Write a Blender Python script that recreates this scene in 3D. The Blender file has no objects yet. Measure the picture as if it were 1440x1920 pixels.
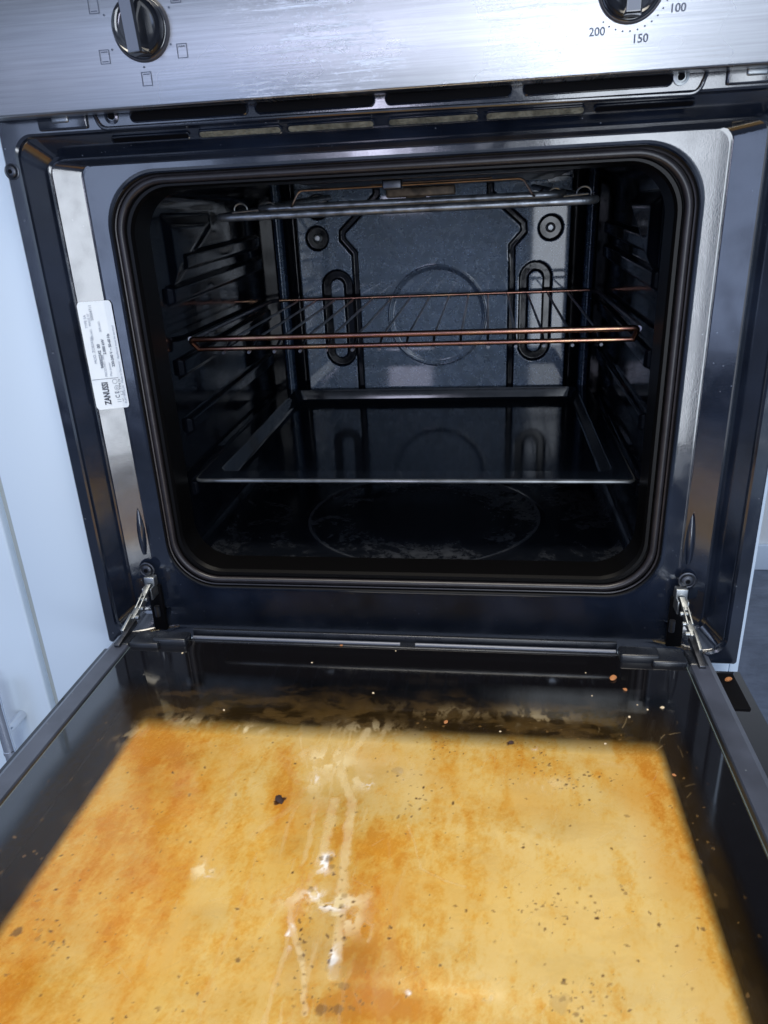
import bpy, math, random
import numpy as np
from mathutils import Vector, Matrix
random.seed(7); RNG = np.random.default_rng(11)
S = bpy.context.scene
COL = S.collection

# ------------------------------------------------------------ camera
cam_d = bpy.data.cameras.new('camera'); cam = bpy.data.objects.new('camera', cam_d); COL.objects.link(cam)
cam.location = (0.0747, -0.5836, 0.3867)
cam.rotation_euler = (1.1805, 0.0443, 0.1306)
cam_d.sensor_fit = 'VERTICAL'; cam_d.sensor_height = 36.0; cam_d.sensor_width = 27.0
cam_d.lens = 1372.5 / 1920 * 36.0
cam_d.clip_start = 0.01; cam_d.clip_end = 60
cam_d.dof.use_dof = True; cam_d.dof.focus_distance = 0.74; cam_d.dof.aperture_fstop = 20
S.camera = cam

# ------------------------------------------------------------ view + world + lamps
S.view_settings.view_transform = 'Standard'; S.view_settings.look = 'None'
S.view_settings.exposure = 0.0; S.view_settings.gamma = 1.0
S.cycles.max_bounces = 10; S.cycles.transparent_max_bounces = 12
S.cycles.sample_clamp_indirect = 6.0; S.cycles.caustics_reflective = False; S.cycles.caustics_refractive = False
W = bpy.data.worlds.new('World'); S.world = W; W.use_nodes = True
wn, wl = W.node_tree.nodes, W.node_tree.links
bg = wn['Background']; tc = wn.new('ShaderNodeTexCoord'); sp = wn.new('ShaderNodeSeparateXYZ')
rp = wn.new('ShaderNodeValToRGB'); mr = wn.new('ShaderNodeMapRange')
wl.new(tc.outputs['Generated'], sp.inputs[0]); wl.new(sp.outputs['Z'], mr.inputs['Value'])
mr.inputs['From Min'].default_value = -1; mr.inputs['From Max'].default_value = 1
wl.new(mr.outputs[0], rp.inputs[0])
e = rp.color_ramp.elements
e[0].position = 0.30; e[0].color = (0.05, 0.06, 0.09, 1)
e[1].position = 0.62; e[1].color = (0.50, 0.60, 0.80, 1)
m_ = rp.color_ramp.elements.new(0.47); m_.color = (0.15, 0.185, 0.28, 1)
wmp = wn.new('ShaderNodeMapping'); wmp.inputs['Scale'].default_value = (1, 1, .25); wl.new(tc.outputs['Generated'], wmp.inputs[0])
wno = wn.new('ShaderNodeTexNoise'); wno.inputs['Scale'].default_value = 5.5; wno.inputs['Detail'].default_value = 2; wl.new(wmp.outputs[0], wno.inputs['Vector'])
wmr = wn.new('ShaderNodeMapRange'); wmr.inputs['From Min'].default_value = .40; wmr.inputs['From Max'].default_value = .60; wmr.inputs['To Min'].default_value = .40; wmr.inputs['To Max'].default_value = 1.45; wl.new(wno.outputs['Fac'], wmr.inputs['Value'])
wvm = wn.new('ShaderNodeVectorMath'); wvm.operation = 'SCALE'; wl.new(rp.outputs[0], wvm.inputs[0]); wl.new(wmr.outputs[0], wvm.inputs['Scale'])
wl.new(wvm.outputs[0], bg.inputs['Color']); bg.inputs['Strength'].default_value = 0.85

def area(name, loc, target, sx, sy, rad, col):
    d = bpy.data.lights.new(name, 'AREA'); d.shape = 'RECTANGLE'; d.size = sx; d.size_y = sy
    d.energy = rad * math.pi * sx * sy; d.color = col
    o = bpy.data.objects.new(name, d); COL.objects.link(o); o.location = loc
    o.rotation_euler = (Vector(target) - Vector(loc)).to_track_quat('-Z', 'Y').to_euler()
    return o
area('patio_door_light', (0.50, -1.85, 0.36), (0.50, 0, 0.36), 0.48, 1.48, 7.5, (0.83, 0.90, 1.0))
area('side_window_light', (1.35, -1.9, 0.2), (1.0, 0, 0.2), 0.75, 1.6, 0.8, (0.58, 0.76, 1.0))
area('added_left_fill', (-1.02, -1.7, 0.40), (-0.8, 0, 0.4), 0.55, 1.0, 2.2, (0.52, 0.66, 1.0))  # added lamp for the lit wall at left, gives the frame its lavender sheen
area('far_window_light', (-0.31, -2.3, 0.60), (-0.31, 0, 0.60), 0.22, 0.45, 11, (0.76, 0.76, 1.0))
area('added_door_lamp', (0.0, -0.40, 1.75), (0.0, -0.30, 0.0), 1.0, 0.7, 14.0, (1.0, 0.93, 0.80))  # added warm lamp above the door to brighten the orange glass

# ------------------------------------------------------------ node helpers
def new_mat(name):
    m = bpy.data.materials.new(name); m.use_nodes = True
    return m, m.node_tree.nodes, m.node_tree.links, m.node_tree.nodes['Principled BSDF']
def pmat(name, col, rough=0.4, metal=0.0, spec=0.5, coat=0.0, bump=None, var=None, rvar=None, aniso=0.0, ior=None):
    """bump=(scale,strength,dist) ; var=(scale,amount) colour variation ; rvar=(scale,amount) roughness variation"""
    m, n, l, b = new_mat(name)
    b.inputs['Base Color'].default_value = (*col, 1); b.inputs['Roughness'].default_value = rough
    b.inputs['Metallic'].default_value = metal; b.inputs['Specular IOR Level'].default_value = spec
    b.inputs['Coat Weight'].default_value = coat; b.inputs['Coat Roughness'].default_value = 0.04
    if ior: b.inputs['IOR'].default_value = ior
    t = n.new('ShaderNodeTexCoord')
    if var:
        q = n.new('ShaderNodeTexNoise'); q.inputs['Scale'].default_value = var[0]; q.inputs['Detail'].default_value = 6
        l.new(t.outputs['Object'], q.inputs['Vector'])
        x = n.new('ShaderNodeMapRange'); x.inputs['From Min'].default_value = .3; x.inputs['From Max'].default_value = .7
        x.inputs['To Min'].default_value = 1 - var[1]; x.inputs['To Max'].default_value = 1 + var[1]
        l.new(q.outputs['Fac'], x.inputs['Value'])
        v = n.new('ShaderNodeVectorMath'); v.operation = 'SCALE'; v.inputs[0].default_value = col
        l.new(x.outputs[0], v.inputs['Scale']); l.new(v.outputs[0], b.inputs['Base Color'])
    if rvar:
        q = n.new('ShaderNodeTexNoise'); q.inputs['Scale'].default_value = rvar[0]; q.inputs['Detail'].default_value = 8
        l.new(t.outputs['Object'], q.inputs['Vector'])
        x = n.new('ShaderNodeMapRange'); x.inputs['From Min'].default_value = .35; x.inputs['From Max'].default_value = .7
        x.inputs['To Min'].default_value = max(0.02, rough - rvar[1]); x.inputs['To Max'].default_value = rough + rvar[1]
        l.new(q.outputs['Fac'], x.inputs['Value']); l.new(x.outputs[0], b.inputs['Roughness'])
    if bump:
        q = n.new('ShaderNodeTexNoise'); q.inputs['Scale'].default_value = bump[0]; q.inputs['Detail'].default_value = 5
        l.new(t.outputs['Object'], q.inputs['Vector'])
        k = n.new('ShaderNodeBump'); k.inputs['Strength'].default_value = bump[1]; k.inputs['Distance'].default_value = bump[2]
        l.new(q.outputs['Fac'], k.inputs['Height']); l.new(k.outputs[0], b.inputs['Normal'])
    return m
def specks(m, scale, thr, col, size=0.18, mix=0.8, off=0.0):
    """adds dust specks (voronoi cells) to a principled material"""
    n, l = m.node_tree.nodes, m.node_tree.links; b = n['Principled BSDF']
    t = n.new('ShaderNodeTexCoord'); v = n.new('ShaderNodeTexVoronoi'); v.inputs['Scale'].default_value = scale
    mp = n.new('ShaderNodeMapping'); mp.inputs['Location'].default_value = (off, off * 2, off * 3)
    l.new(t.outputs['Object'], mp.inputs[0]); l.new(mp.outputs[0], v.inputs['Vector'])
    sc = n.new('ShaderNodeSeparateColor'); l.new(v.outputs['Color'], sc.inputs[0])
    a = n.new('ShaderNodeMath'); a.operation = 'GREATER_THAN'; a.inputs[1].default_value = thr; l.new(sc.outputs[0], a.inputs[0])
    s2 = n.new('ShaderNodeMath'); s2.operation = 'MULTIPLY'; s2.inputs[1].default_value = size; l.new(sc.outputs[1], s2.inputs[0])
    c = n.new('ShaderNodeMath'); c.operation = 'LESS_THAN'; l.new(v.outputs['Distance'], c.inputs[0]); l.new(s2.outputs[0], c.inputs[1])
    d = n.new('ShaderNodeMath'); d.operation = 'MULTIPLY'; l.new(a.outputs[0], d.inputs[0]); l.new(c.outputs[0], d.inputs[1])
    e = n.new('ShaderNodeMath'); e.operation = 'MULTIPLY'; e.inputs[1].default_value = mix; l.new(d.outputs[0], e.inputs[0])
    x = n.new('ShaderNodeMix'); x.data_type = 'RGBA'; x.inputs['B'].default_value = (*col, 1)
    bi = b.inputs['Base Color']
    if bi.links: l.new(bi.links[0].from_socket, x.inputs['A'])
    else: x.inputs['A'].default_value = bi.default_value
    l.new(e.outputs[0], x.inputs['Factor']); l.new(x.outputs['Result'], bi)
    return m

# ------------------------------------------------------------ mesh helpers
def link(name, me, mats, parent=None, smooth=True, ang=35):
    o = bpy.data.objects.new(name, me); COL.objects.link(o)
    for m in (mats if isinstance(mats, (list, tuple)) else [mats]): me.materials.append(m)
    if smooth:
        me.polygons.foreach_set('use_smooth', [True] * len(me.polygons))
        me.set_sharp_from_angle(angle=math.radians(ang))
    if parent: o.parent = parent; o.matrix_parent_inverse = Matrix.Translation(parent.location).inverted() if False else Matrix()
    me.update(); return o
class MB:
    def __init__(s): s.v = []; s.f = []; s.mi = []
    def add(s, v, f, mi=0):
        k = len(s.v); s.v += [tuple(p) for p in v]; s.f += [tuple(i + k for i in q) for q in f]; s.mi += [mi] * len(f)
    def box(s, x0, x1, y0, y1, z0, z1, bev=0.0, mi=0, M=None):
        import bmesh
        bm = bmesh.new(); bmesh.ops.create_cube(bm, size=1)
        for v in bm.verts:
            v.co = Vector(((x0 + x1) / 2 + v.co.x * (x1 - x0), (y0 + y1) / 2 + v.co.y * (y1 - y0), (z0 + z1) / 2 + v.co.z * (z1 - z0)))
        if bev: bmesh.ops.bevel(bm, geom=bm.edges[:], offset=bev, segments=3, profile=0.5, affect='EDGES')
        if M: bm.transform(M)
        s.add([v.co for v in bm.verts], [[v.index for v in f.verts] for f in bm.faces], mi); bm.free(); return s
    def tube(s, pts, r, n=12, closed=False, mi=0, caps=True, rs=None):
        P = [Vector(p) for p in pts]; N = len(P); rings = []
        up = None
        for i in range(N):
            if closed: t = (P[(i + 1) % N] - P[i - 1]).normalized()
            else: t = (P[min(i + 1, N - 1)] - P[max(i - 1, 0)]).normalized()
            if up is None:
                up = Vector((0, 0, 1)) if abs(t.z) < .9 else Vector((0, 1, 0))
            a = t.cross(up); 
            if a.length < 1e-5: a = t.cross(Vector((1, 0, 0)))
            a.normalize(); b = a.cross(t).normalized(); up = b
            rr = rs[i] if rs else r
            rings.append([P[i] + (a * math.cos(2 * math.pi * k / n) + b * math.sin(2 * math.pi * k / n)) * rr for k in range(n)])
        v = [p for R in rings for p in R]; f = []
        for i in range(N if closed else N - 1):
            j = (i + 1) % N
            for k in range(n): f.append((i * n + k, i * n + (k + 1) % n, j * n + (k + 1) % n, j * n + k))
        if not closed and caps: f.append(tuple(range(n))[::-1]); f.append(tuple((N - 1) * n + k for k in range(n)))
        s.add(v, f, mi); return s
    def lathe(s, prof, n=40, M=None, mi=0, a0=0, a1=2 * math.pi):
        v = []; f = []
        for (r, h) in prof:
            for k in range(n): a = 2 * math.pi * k / n; v.append(Vector((r * math.cos(a), r * math.sin(a), h)))
        for i in range(len(prof) - 1):
            for k in range(n): f.append((i * n + k, i * n + (k + 1) % n, (i + 1) * n + (k + 1) % n, (i + 1) * n + k))
        f.append(tuple(range(n))[::-1]); f.append(tuple((len(prof) - 1) * n + k for k in range(n)))
        if M: v = [M @ p for p in v]
        s.add(v, f, mi); return s
    def build(s, name, mats, parent=None, smooth=True, ang=35):
        me = bpy.data.meshes.new(name); me.from_pydata(s.v, [], s.f)
        o = link(name, me, mats, parent, smooth, ang)
        if any(s.mi): me.polygons.foreach_set('material_index', s.mi)
        return o
def fillet(pts, r, n=6):
    """round the corners of an open polyline"""
    P = [Vector(p) for p in pts]; out = [P[0]]
    for i in range(1, len(P) - 1):
        a, b, c = P[i - 1], P[i], P[i + 1]; u = (a - b); v = (c - b)
        d = min(r, u.length * .49, v.length * .49); p0 = b + u.normalized() * d; p1 = b + v.normalized() * d
        for k in range(n + 1):
            t = k / n; out.append(p0 * (1 - t) ** 2 + b * 2 * t * (1 - t) + p1 * t * t)
    out.append(P[-1]); return out
def rrect(hx, z0, z1, r, na=14, ns=1):
    """rounded rectangle loop in (x,z), centred on x=0"""
    out = []; cs = [(hx - r, z1 - r, 0), (-hx + r, z1 - r, 90), (-hx + r, z0 + r, 180), (hx - r, z0 + r, 270)]
    for i, (cx, cz, a) in enumerate(cs):
        for k in range(na + 1):
            t = math.radians(a + 90 * k / na); out.append((cx + r * math.cos(t), cz + r * math.sin(t)))
        nx = cs[(i + 1) % 4]; t = math.radians(nx[2]); e1 = (nx[0] + r * math.cos(t), nx[1] + r * math.sin(t)); e0 = out[-1]
        for k in range(1, ns): out.append((e0[0] + (e1[0] - e0[0]) * k / ns, e0[1] + (e1[1] - e0[1]) * k / ns))
    return out
def loft_y(name, loops, mats, parent, na=14, ang=35, cap_last=False, mis=None, support=False, warp=None):
    """loops of (hx,z0,z1,r,y) lofted"""
    v = []; f = []; mi = []
    if support:
        L2 = []; m2 = []
        for i in range(len(loops) - 1):
            a, b = np.array(loops[i]), np.array(loops[i + 1]); d = max(abs(a[0] - b[0]), abs(a[4] - b[4])); L2.append(tuple(a)); mm = mis[i] if mis else 0; m2.append(mm)
            if d > .002:
                t = .0005 / d
                for u in (t, 1 - t): L2.append(tuple(a * (1 - u) + b * u)); m2.append(mm)
        loops = L2 + [loops[-1]]; mis = m2
    for (hx, z0, z1, r, y) in loops: v += [(x, y, z) for x, z in rrect(hx, z0, z1, r, na, 26)]
    n = len(v) // len(loops)
    if warp: v = [warp(p) for p in v]
    for i in range(len(loops) - 1):
        for k in range(n):
            f.append((i * n + k, i * n + (k + 1) % n, (i + 1) * n + (k + 1) % n, (i + 1) * n + k)); mi.append(mis[i] if mis else 0)
    if cap_last: f.append(tuple((len(loops) - 1) * n + k for k in range(n))[::-1]); mi.append(0)
    me = bpy.data.meshes.new(name); me.from_pydata(v, [], f); o = link(name, me, mats, parent, True, ang)
    if mis: me.polygons.foreach_set('material_index', mi)
    return o
def grid_mesh(name, Pt, mats, parent, closed_u=False, ang=60, flip=False):
    """Pt: array (nu,nv,3)"""
    nu, nv, _ = Pt.shape; idx = np.arange(nu * nv).reshape(nu, nv)
    a = idx if closed_u else idx[:-1]; b = np.roll(idx, -1, 0) if closed_u else idx[1:]
    q = np.stack([a[:, :-1], b[:, :-1], b[:, 1:], a[:, 1:]], -1).reshape(-1, 4)
    if flip: q = q[:, ::-1]
    me = bpy.data.meshes.new(name); me.vertices.add(nu * nv); me.vertices.foreach_set('co', Pt.reshape(-1).astype(np.float32))
    me.loops.add(q.size); me.loops.foreach_set('vertex_index', q.reshape(-1).astype(np.int32))
    me.polygons.add(len(q)); me.polygons.foreach_set('loop_start', (np.arange(len(q)) * 4).astype(np.int32))
    me.update(calc_edges=True); return link(name, me, mats, parent, True, ang)
def empty(name, loc=(0, 0, 0)):
    o = bpy.data.objects.new(name, None); COL.objects.link(o); o.location = loc; o.empty_display_size = .05; return o
def tag(o, label=None, cat=None, group=None, kind=None):
    if label: o['label'] = label
    if cat: o['category'] = cat
    if group: o['group'] = group
    if kind: o['kind'] = kind
    return o
def ss(a, b, x): t = np.clip((x - a) / (b - a), 0, 1); return t * t * (3 - 2 * t)
def seg_d(X, Y, pts):
    """distance to a polyline and to the parameter along it"""
    D = np.full(X.shape, 1e9); 
    for (a, b) in zip(pts[:-1], pts[1:]):
        ax, ay = a; bx, by = b; dx, dy = bx - ax, by - ay; L = dx * dx + dy * dy + 1e-12
        t = np.clip(((X - ax) * dx + (Y - ay) * dy) / L, 0, 1); D = np.minimum(D, np.hypot(X - ax - t * dx, Y - ay - t * dy))
    return D
def vnoise(X, Y, sx, sy, seed):
    """smooth value noise sampled at arbitrary points, cell size sx,sy"""
    r = np.random.default_rng(seed); G = r.random((256, 256))
    u = X / sx + 77.3; v = Y / sy + 41.7; i = np.floor(u).astype(int); j = np.floor(v).astype(int); fu = u - i; fv = v - j
    fu = fu * fu * (3 - 2 * fu); fv = fv * fv * (3 - 2 * fv); g = lambda a, b: G[a % 256, b % 256]
    return (g(i, j) * (1 - fu) + g(i + 1, j) * fu) * (1 - fv) + (g(i, j + 1) * (1 - fu) + g(i + 1, j + 1) * fu) * fv
def fbm(X, Y, sx, sy, seed, o=5):
    a = 0; w = 1; t = 0
    for k in range(o): a = a + w * vnoise(X, Y, sx / 2 ** k, sy / 2 ** k, seed + k * 13); t += w; w *= .55
    return a / t

# ------------------------------------------------------------ materials
M_face = specks(pmat('black_enamel', (0.009, 0.013, 0.024), 0.14, 0, 1.0, 0.5, bump=(1100, .10, .0004), var=(22, .45), rvar=(45, .09)), 300, .90, (0.4, 0.44, 0.5), .15, .5)
M_cav = pmat('oven_enamel', (0.003, 0.004, 0.007), 0.13, 0, 0.30, 0.05, bump=(160, .06, .001), var=(30, .5), rvar=(35, .09))
M_back = pmat('speckled_enamel', (0.020, 0.031, 0.054), 0.30, 0, 1.0, 0.8, bump=(1300, .55, .0010), var=(60, .45), rvar=(90, .12))
specks(M_back, 620, .84, (0.26, 0.34, 0.50), .36, .8); specks(M_back, 500, .75, (0.006, 0.008, 0.012), .5, .7, 3.3)
M_tray = pmat('tray_enamel', (0.004, 0.006, 0.010), 0.11, 0, 0.55, 0.10, bump=(40, .03, .001), rvar=(50, .03))
M_rub = pmat('gasket_rubber', (0.018, 0.015, 0.017), 0.36, 0, 0.55, 0, var=(90, .3))
M_blk = pmat('black_plastic', (0.009, 0.011, 0.016), 0.30, 0, 0.6, 0, bump=(700, .08, .0005), rvar=(80, .08))
M_rail = specks(pmat('satin_black_rail', (0.045, 0.052, 0.075), 0.36, 0.0, 0.9, 0, bump=(500, .06, .0004), var=(40, .25)), 300, .85, (.4, .45, .5), .15, .5)
M_hole = pmat('dark_void', (0.002, 0.002, 0.003), 0.7, 0, 0.1)
M_ins = pmat('mineral_wool', (0.17, 0.16, 0.12), 0.95, 0, 0.1, bump=(500, .8, .002), var=(120, .5))
M_zinc = pmat('zinc_steel', (0.36, 0.38, 0.39), 0.40, 1.0, bump=(300, .15, .0006), var=(150, .25))
M_chrome = pmat('chrome', (0.80, 0.82, 0.86), 0.07, 1.0)
M_dsteel = pmat('oxidised_steel', (0.09, 0.095, 0.11), 0.42, 1.0, var=(120, .4))
M_elem = pmat('element_steel', (0.23, 0.25, 0.275), 0.42, 0.85, bump=(500, .25, .0008), var=(90, .45), rvar=(200, .12))
M_white = pmat('white_laminate', (0.64, 0.75, 0.87), 0.25, 0, 0.5, var=(3, .03))
M_gapw = pmat('grey_carcass', (0.40, 0.43, 0.42), 0.6)
M_wall = pmat('white_paint', (0.80, 0.83, 0.84), 0.7, var=(2, .03))
M_ink = pmat('grey_ink', (0.10, 0.12, 0.17), 0.6)
M_ink2 = pmat('black_ink', (0.035, 0.04, 0.06), 0.6)
M_ink3 = pmat('faded_ink', (0.22, 0.25, 0.33), 0.6)
M_paper = pmat('sticker_paper', (0.80, 0.85, 0.88), 0.35, 0, .5, var=(40, .05))
M_knob = pmat('knob_plastic', (0.010, 0.012, 0.018), 0.12, 0, 0.8, 0.4, rvar=(60, .05))
M_knobtop = pmat('knob_satin_face', (0.11, 0.13, 0.18), 0.33, 0, 0.6)
M_knobring = pmat('knob_ring', (0.045, 0.045, 0.055), 0.35, 0.0)

M_back.node_tree.nodes['Principled BSDF'].inputs['Specular Tint'].default_value = (.78, .89, 1, 1)
M_back.node_tree.nodes['Principled BSDF'].inputs['Coat Tint'].default_value = (.8, .9, 1, 1)
# rack: heat tinted steel, copper to brass along the rod
M_rack, n, l, b = new_mat('heat_tinted_steel'); b.inputs['Metallic'].default_value = 1.0; b.inputs['Roughness'].default_value = .26
t = n.new('ShaderNodeTexCoord'); q = n.new('ShaderNodeTexNoise'); q.inputs['Scale'].default_value = 9; q.inputs['Detail'].default_value = 8; q.inputs['Roughness'].default_value = .7
l.new(t.outputs['Object'], q.inputs['Vector']); r = n.new('ShaderNodeValToRGB'); l.new(q.outputs['Fac'], r.inputs[0])
r.color_ramp.elements[0].position = .30; r.color_ramp.elements[0].color = (.16, .085, .085, 1)
r.color_ramp.elements[1].position = .72; r.color_ramp.elements[1].color = (.62, .52, .40, 1)
x = r.color_ramp.elements.new(.48); x.color = (.30, .15, .115, 1); x = r.color_ramp.elements.new(.60); x.color = (.46, .29, .17, 1)
l.new(r.outputs[0], b.inputs['Base Color'])
M_wire = pmat('rack_wire_steel', (0.22, 0.23, 0.27), 0.3, 1.0, var=(60, .4))
M_copper = pmat('copper_wire', (0.26, 0.20, 0.165), 0.35, 1.0, var=(60, .4))

# brushed steel panel with dried water marks
M_steel, n, l, b = new_mat('brushed_steel')
b.inputs['Metallic'].default_value = 1.0; b.inputs['Roughness'].default_value = .28
b.inputs['Anisotropic'].default_value = .9; b.inputs['Anisotropic Rotation'].default_value = 0.0
t = n.new('ShaderNodeTexCoord')
def noise(vec_scale, scale, detail=5, rough=.6, loc=(0, 0, 0), dist=0):
    mp = n.new('ShaderNodeMapping'); mp.inputs['Scale'].default_value = vec_scale; mp.inputs['Location'].default_value = loc
    l.new(t.outputs['Object'], mp.inputs[0]); q = n.new('ShaderNodeTexNoise'); q.inputs['Scale'].default_value = scale
    q.inputs['Detail'].default_value = detail; q.inputs['Roughness'].default_value = rough; q.inputs['Distortion'].default_value = dist
    l.new(mp.outputs[0], q.inputs['Vector']); return q.outputs['Fac']
def mrange(s, a, b_, c=0, d=1):
    x = n.new('ShaderNodeMapRange'); l.new(s, x.inputs['Value']); x.inputs['From Min'].default_value = a; x.inputs['From Max'].default_value = b_
    x.inputs['To Min'].default_value = c; x.inputs['To Max'].default_value = d; return x.outputs[0]
def mth(op, a, b_=None):
    x = n.new('ShaderNodeMath'); x.operation = op; x.use_clamp = False
    for i, s in enumerate((a, b_)):
        if s is None: continue
        if isinstance(s, (int, float)): x.inputs[i].default_value = s
        else: l.new(s, x.inputs[i])
    return x.outputs[0]
brush = noise((6, 1, 1500), 1.0, 3)
streaks = mrange(noise((14, 1, 230), 1.0, 7, .8, dist=.5), .53, .60)     # horizontal dried runs
spots = mrange(noise((120, 1, 260), 1.0, 6, .8), .54, .62)
sx = n.new('ShaderNodeSeparateXYZ'); l.new(t.outputs['Object'], sx.inputs[0])
zone = mth('MULTIPLY', mrange(sx.outputs['X'], -.115, -.06), mrange(sx.outputs['X'], .17, .09))
zone2 = mrange(noise((7, 1, 14), 1.0, 3), .40, .58)
marks = mth('MULTIPLY', mth('MULTIPLY', mth('MAXIMUM', streaks, mth('MULTIPLY', spots, .65)), zone), zone2)
base = n.new('ShaderNodeMix'); base.data_type = 'RGBA'; base.inputs['A'].default_value = (.38, .385, .40, 1); grain = mrange(noise((9, 1, 520), 1.0, 4, .7), .3, .7, .86, 1.12); base.inputs['B'].default_value = (.74, .78, .86, 1)
l.new(mth('MULTIPLY', marks, 1.0), base.inputs['Factor']); gv = n.new('ShaderNodeVectorMath'); gv.operation = 'SCALE'; l.new(base.outputs['Result'], gv.inputs[0]); l.new(grain, gv.inputs['Scale']); l.new(gv.outputs[0], b.inputs['Base Color'])
l.new(mth('ADD', mth('MULTIPLY', marks, .22), mrange(noise((5, 1, 9), 1.0, 4), .3, .7, .22, .33)), b.inputs['Roughness'])
l.new(mth('SUBTRACT', 1.0, mth('MULTIPLY', marks, .35)), b.inputs['Metallic'])
bp = n.new('ShaderNodeBump'); bp.inputs['Strength'].default_value = .12; bp.inputs['Distance'].default_value = .0003
l.new(mth('ADD', brush, mth('MULTIPLY', marks, 1.5)), bp.inputs['Height']); l.new(bp.outputs[0], b.inputs['Normal'])
tg = n.new('ShaderNodeTangent'); tg.direction_type = 'RADIAL'; tg.axis = 'Z'; l.new(tg.outputs[0], b.inputs['Tangent'])

# slate floor
M_slate, n, l, b = new_mat('slate_tile'); t = n.new('ShaderNodeTexCoord')
f1 = noise((1, 1, 1), 5, 9, .65, dist=1.2); f2 = noise((1, 3, 1), 14, 8, .7, dist=.8)
r = n.new('ShaderNodeValToRGB'); l.new(mth('ADD', mth('MULTIPLY', f1, .6), mth('MULTIPLY', f2, .4)), r.inputs[0])
r.color_ramp.elements[0].position = .34; r.color_ramp.elements[0].color = (.085, .10, .135, 1)
r.color_ramp.elements[1].position = .66; r.color_ramp.elements[1].color = (.20, .23, .29, 1)
l.new(r.outputs[0], b.inputs['Base Color']); b.inputs['Roughness'].default_value = .5
bp = n.new('ShaderNodeBump'); bp.inputs['Strength'].default_value = .5; bp.inputs['Distance'].default_value = .01; l.new(f2, bp.inputs['Height']); l.new(bp.outputs[0], b.inputs['Normal'])

# cavity floor enamel: burnt-on marks
M_floorc, n, l, b = new_mat('burnt_enamel'); t = n.new('ShaderNodeTexCoord')
f1 = noise((1, 1, 1), 16, 8, .7, dist=1.0); f2 = noise((1, 1, 1), 120, 6, .7)
sxy = n.new('ShaderNodeSeparateXYZ'); l.new(t.outputs['Object'], sxy.inputs[0])
dxr = mth('SUBTRACT', sxy.outputs['X'], .005); dyr = mth('SUBTRACT', sxy.outputs['Y'], .18)
rad = mth('SQRT', mth('ADD', mth('MULTIPLY', dxr, dxr), mth('MULTIPLY', dyr, dyr)))
rg = mth('MULTIPLY', mrange(mth('ABSOLUTE', mth('SUBTRACT', rad, .1285)), .0022, .0005), mrange(f2, .35, .5, .3, 1.0))
zone_ = mth('MAXIMUM', mth('MULTIPLY', mrange(rad, .06, .10), mrange(rad, .131, .127)), mth('MULTIPLY', mrange(rad, .14, .16), .7))
k = mth('MAXIMUM', mth('MULTIPLY', mth('MULTIPLY', mrange(f1, .48, .56), mrange(f2, .38, .55)), zone_), rg)
r = n.new('ShaderNodeMix'); r.data_type = 'RGBA'; r.inputs['A'].default_value = (.006, .0075, .011, 1); r.inputs['B'].default_value = (.036, .040, .048, 1)
l.new(k, r.inputs['Factor']); l.new(r.outputs['Result'], b.inputs['Base Color'])
l.new(mrange(k, 0, 1, .16, .5), b.inputs['Roughness']); b.inputs['Specular IOR Level'].default_value = .8

# ------------------------------------------------------------ setting
MB().box(-3, 4, -3, 3, -.77, -.75).build('floor', M_slate, smooth=False)['kind'] = 'structure'
mb = MB().box(.5, 4, 1.70, 1.78, -.749, 2.2); o = mb.build('wall', M_wall, smooth=False); o['kind'] = 'structure'
mb = MB().box(.5, 4, 1.685, 1.698, -.749, -.66, .003); o = mb.build('skirting_board', M_white)
tag(o, 'white skirting board along the foot of the far white wall', 'skirting board')

cab = MB().box(-.3845, -.3005, .020, .040, -.75, .62, .0015).build('cabinet_filler_panel', M_white)
tag(cab, 'narrow white filler panel directly left of the oven', 'cabinet panel')
cd = empty('cupboard', (0, 0, 0)); tag(cd, 'white cupboard door with chrome bar handle, left of the oven', 'cupboard')
MB().box(-.86, -.3955, .020, .040, -.75, .62, .0025).build('door_panel', M_white, cd)
h = MB().tube([(-.4310, -.012, -.40), (-.4310, -.012, -.070)], .0065, 24)
h.tube([(-.4310, -.012, -.074), (-.4310, -.012, -.0565), (-.4310, -.012, -.054)], .007, 24, rs=[.0072, .0072, .0045])
h.tube([(-.4310, -.012, -.136), (-.4310, -.012, -.132)], .0072, 24)
h.tube([(-.4310, -.012, -.110), (-.4310, .020, -.110)], .005, 16); h.tube([(-.4310, -.012, -.38), (-.4310, .020, -.38)], .005, 16)
h.build('bar_handle', M_chrome, cd)
MB().box(-.3955, -.3845, .030, .042, -.75, .62).build('gap_strip', M_gapw, cd, smooth=False)
ho = empty('oven_housing', (0, 0, 0)); tag(ho, 'white laminate cabinet carcass holding the built-in oven', 'cabinet')
MB().box(.2985, .3062, .019, .58, -.20, .62, .0008).build('side_board', M_white, ho)
MB().box(-.2985, .298, .019, .58, -.034, -.003, .0008).build('bottom_board', M_white, ho)
MB().box(-.2985, .298, .05, .58, -.20, -.036, .0008).build('drawer_front', M_white, ho)

o = MB().box(-1.4, 1.2, -.050, .60, .604, .642, .003).build('worktop', pmat('dark_worktop', (.045, .045, .05), .35, var=(50, .3)))  # unseen slab, added to keep glare off the door glass
tag(o, 'unseen dark worktop added above the control panel to block glare', 'worktop')
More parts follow.
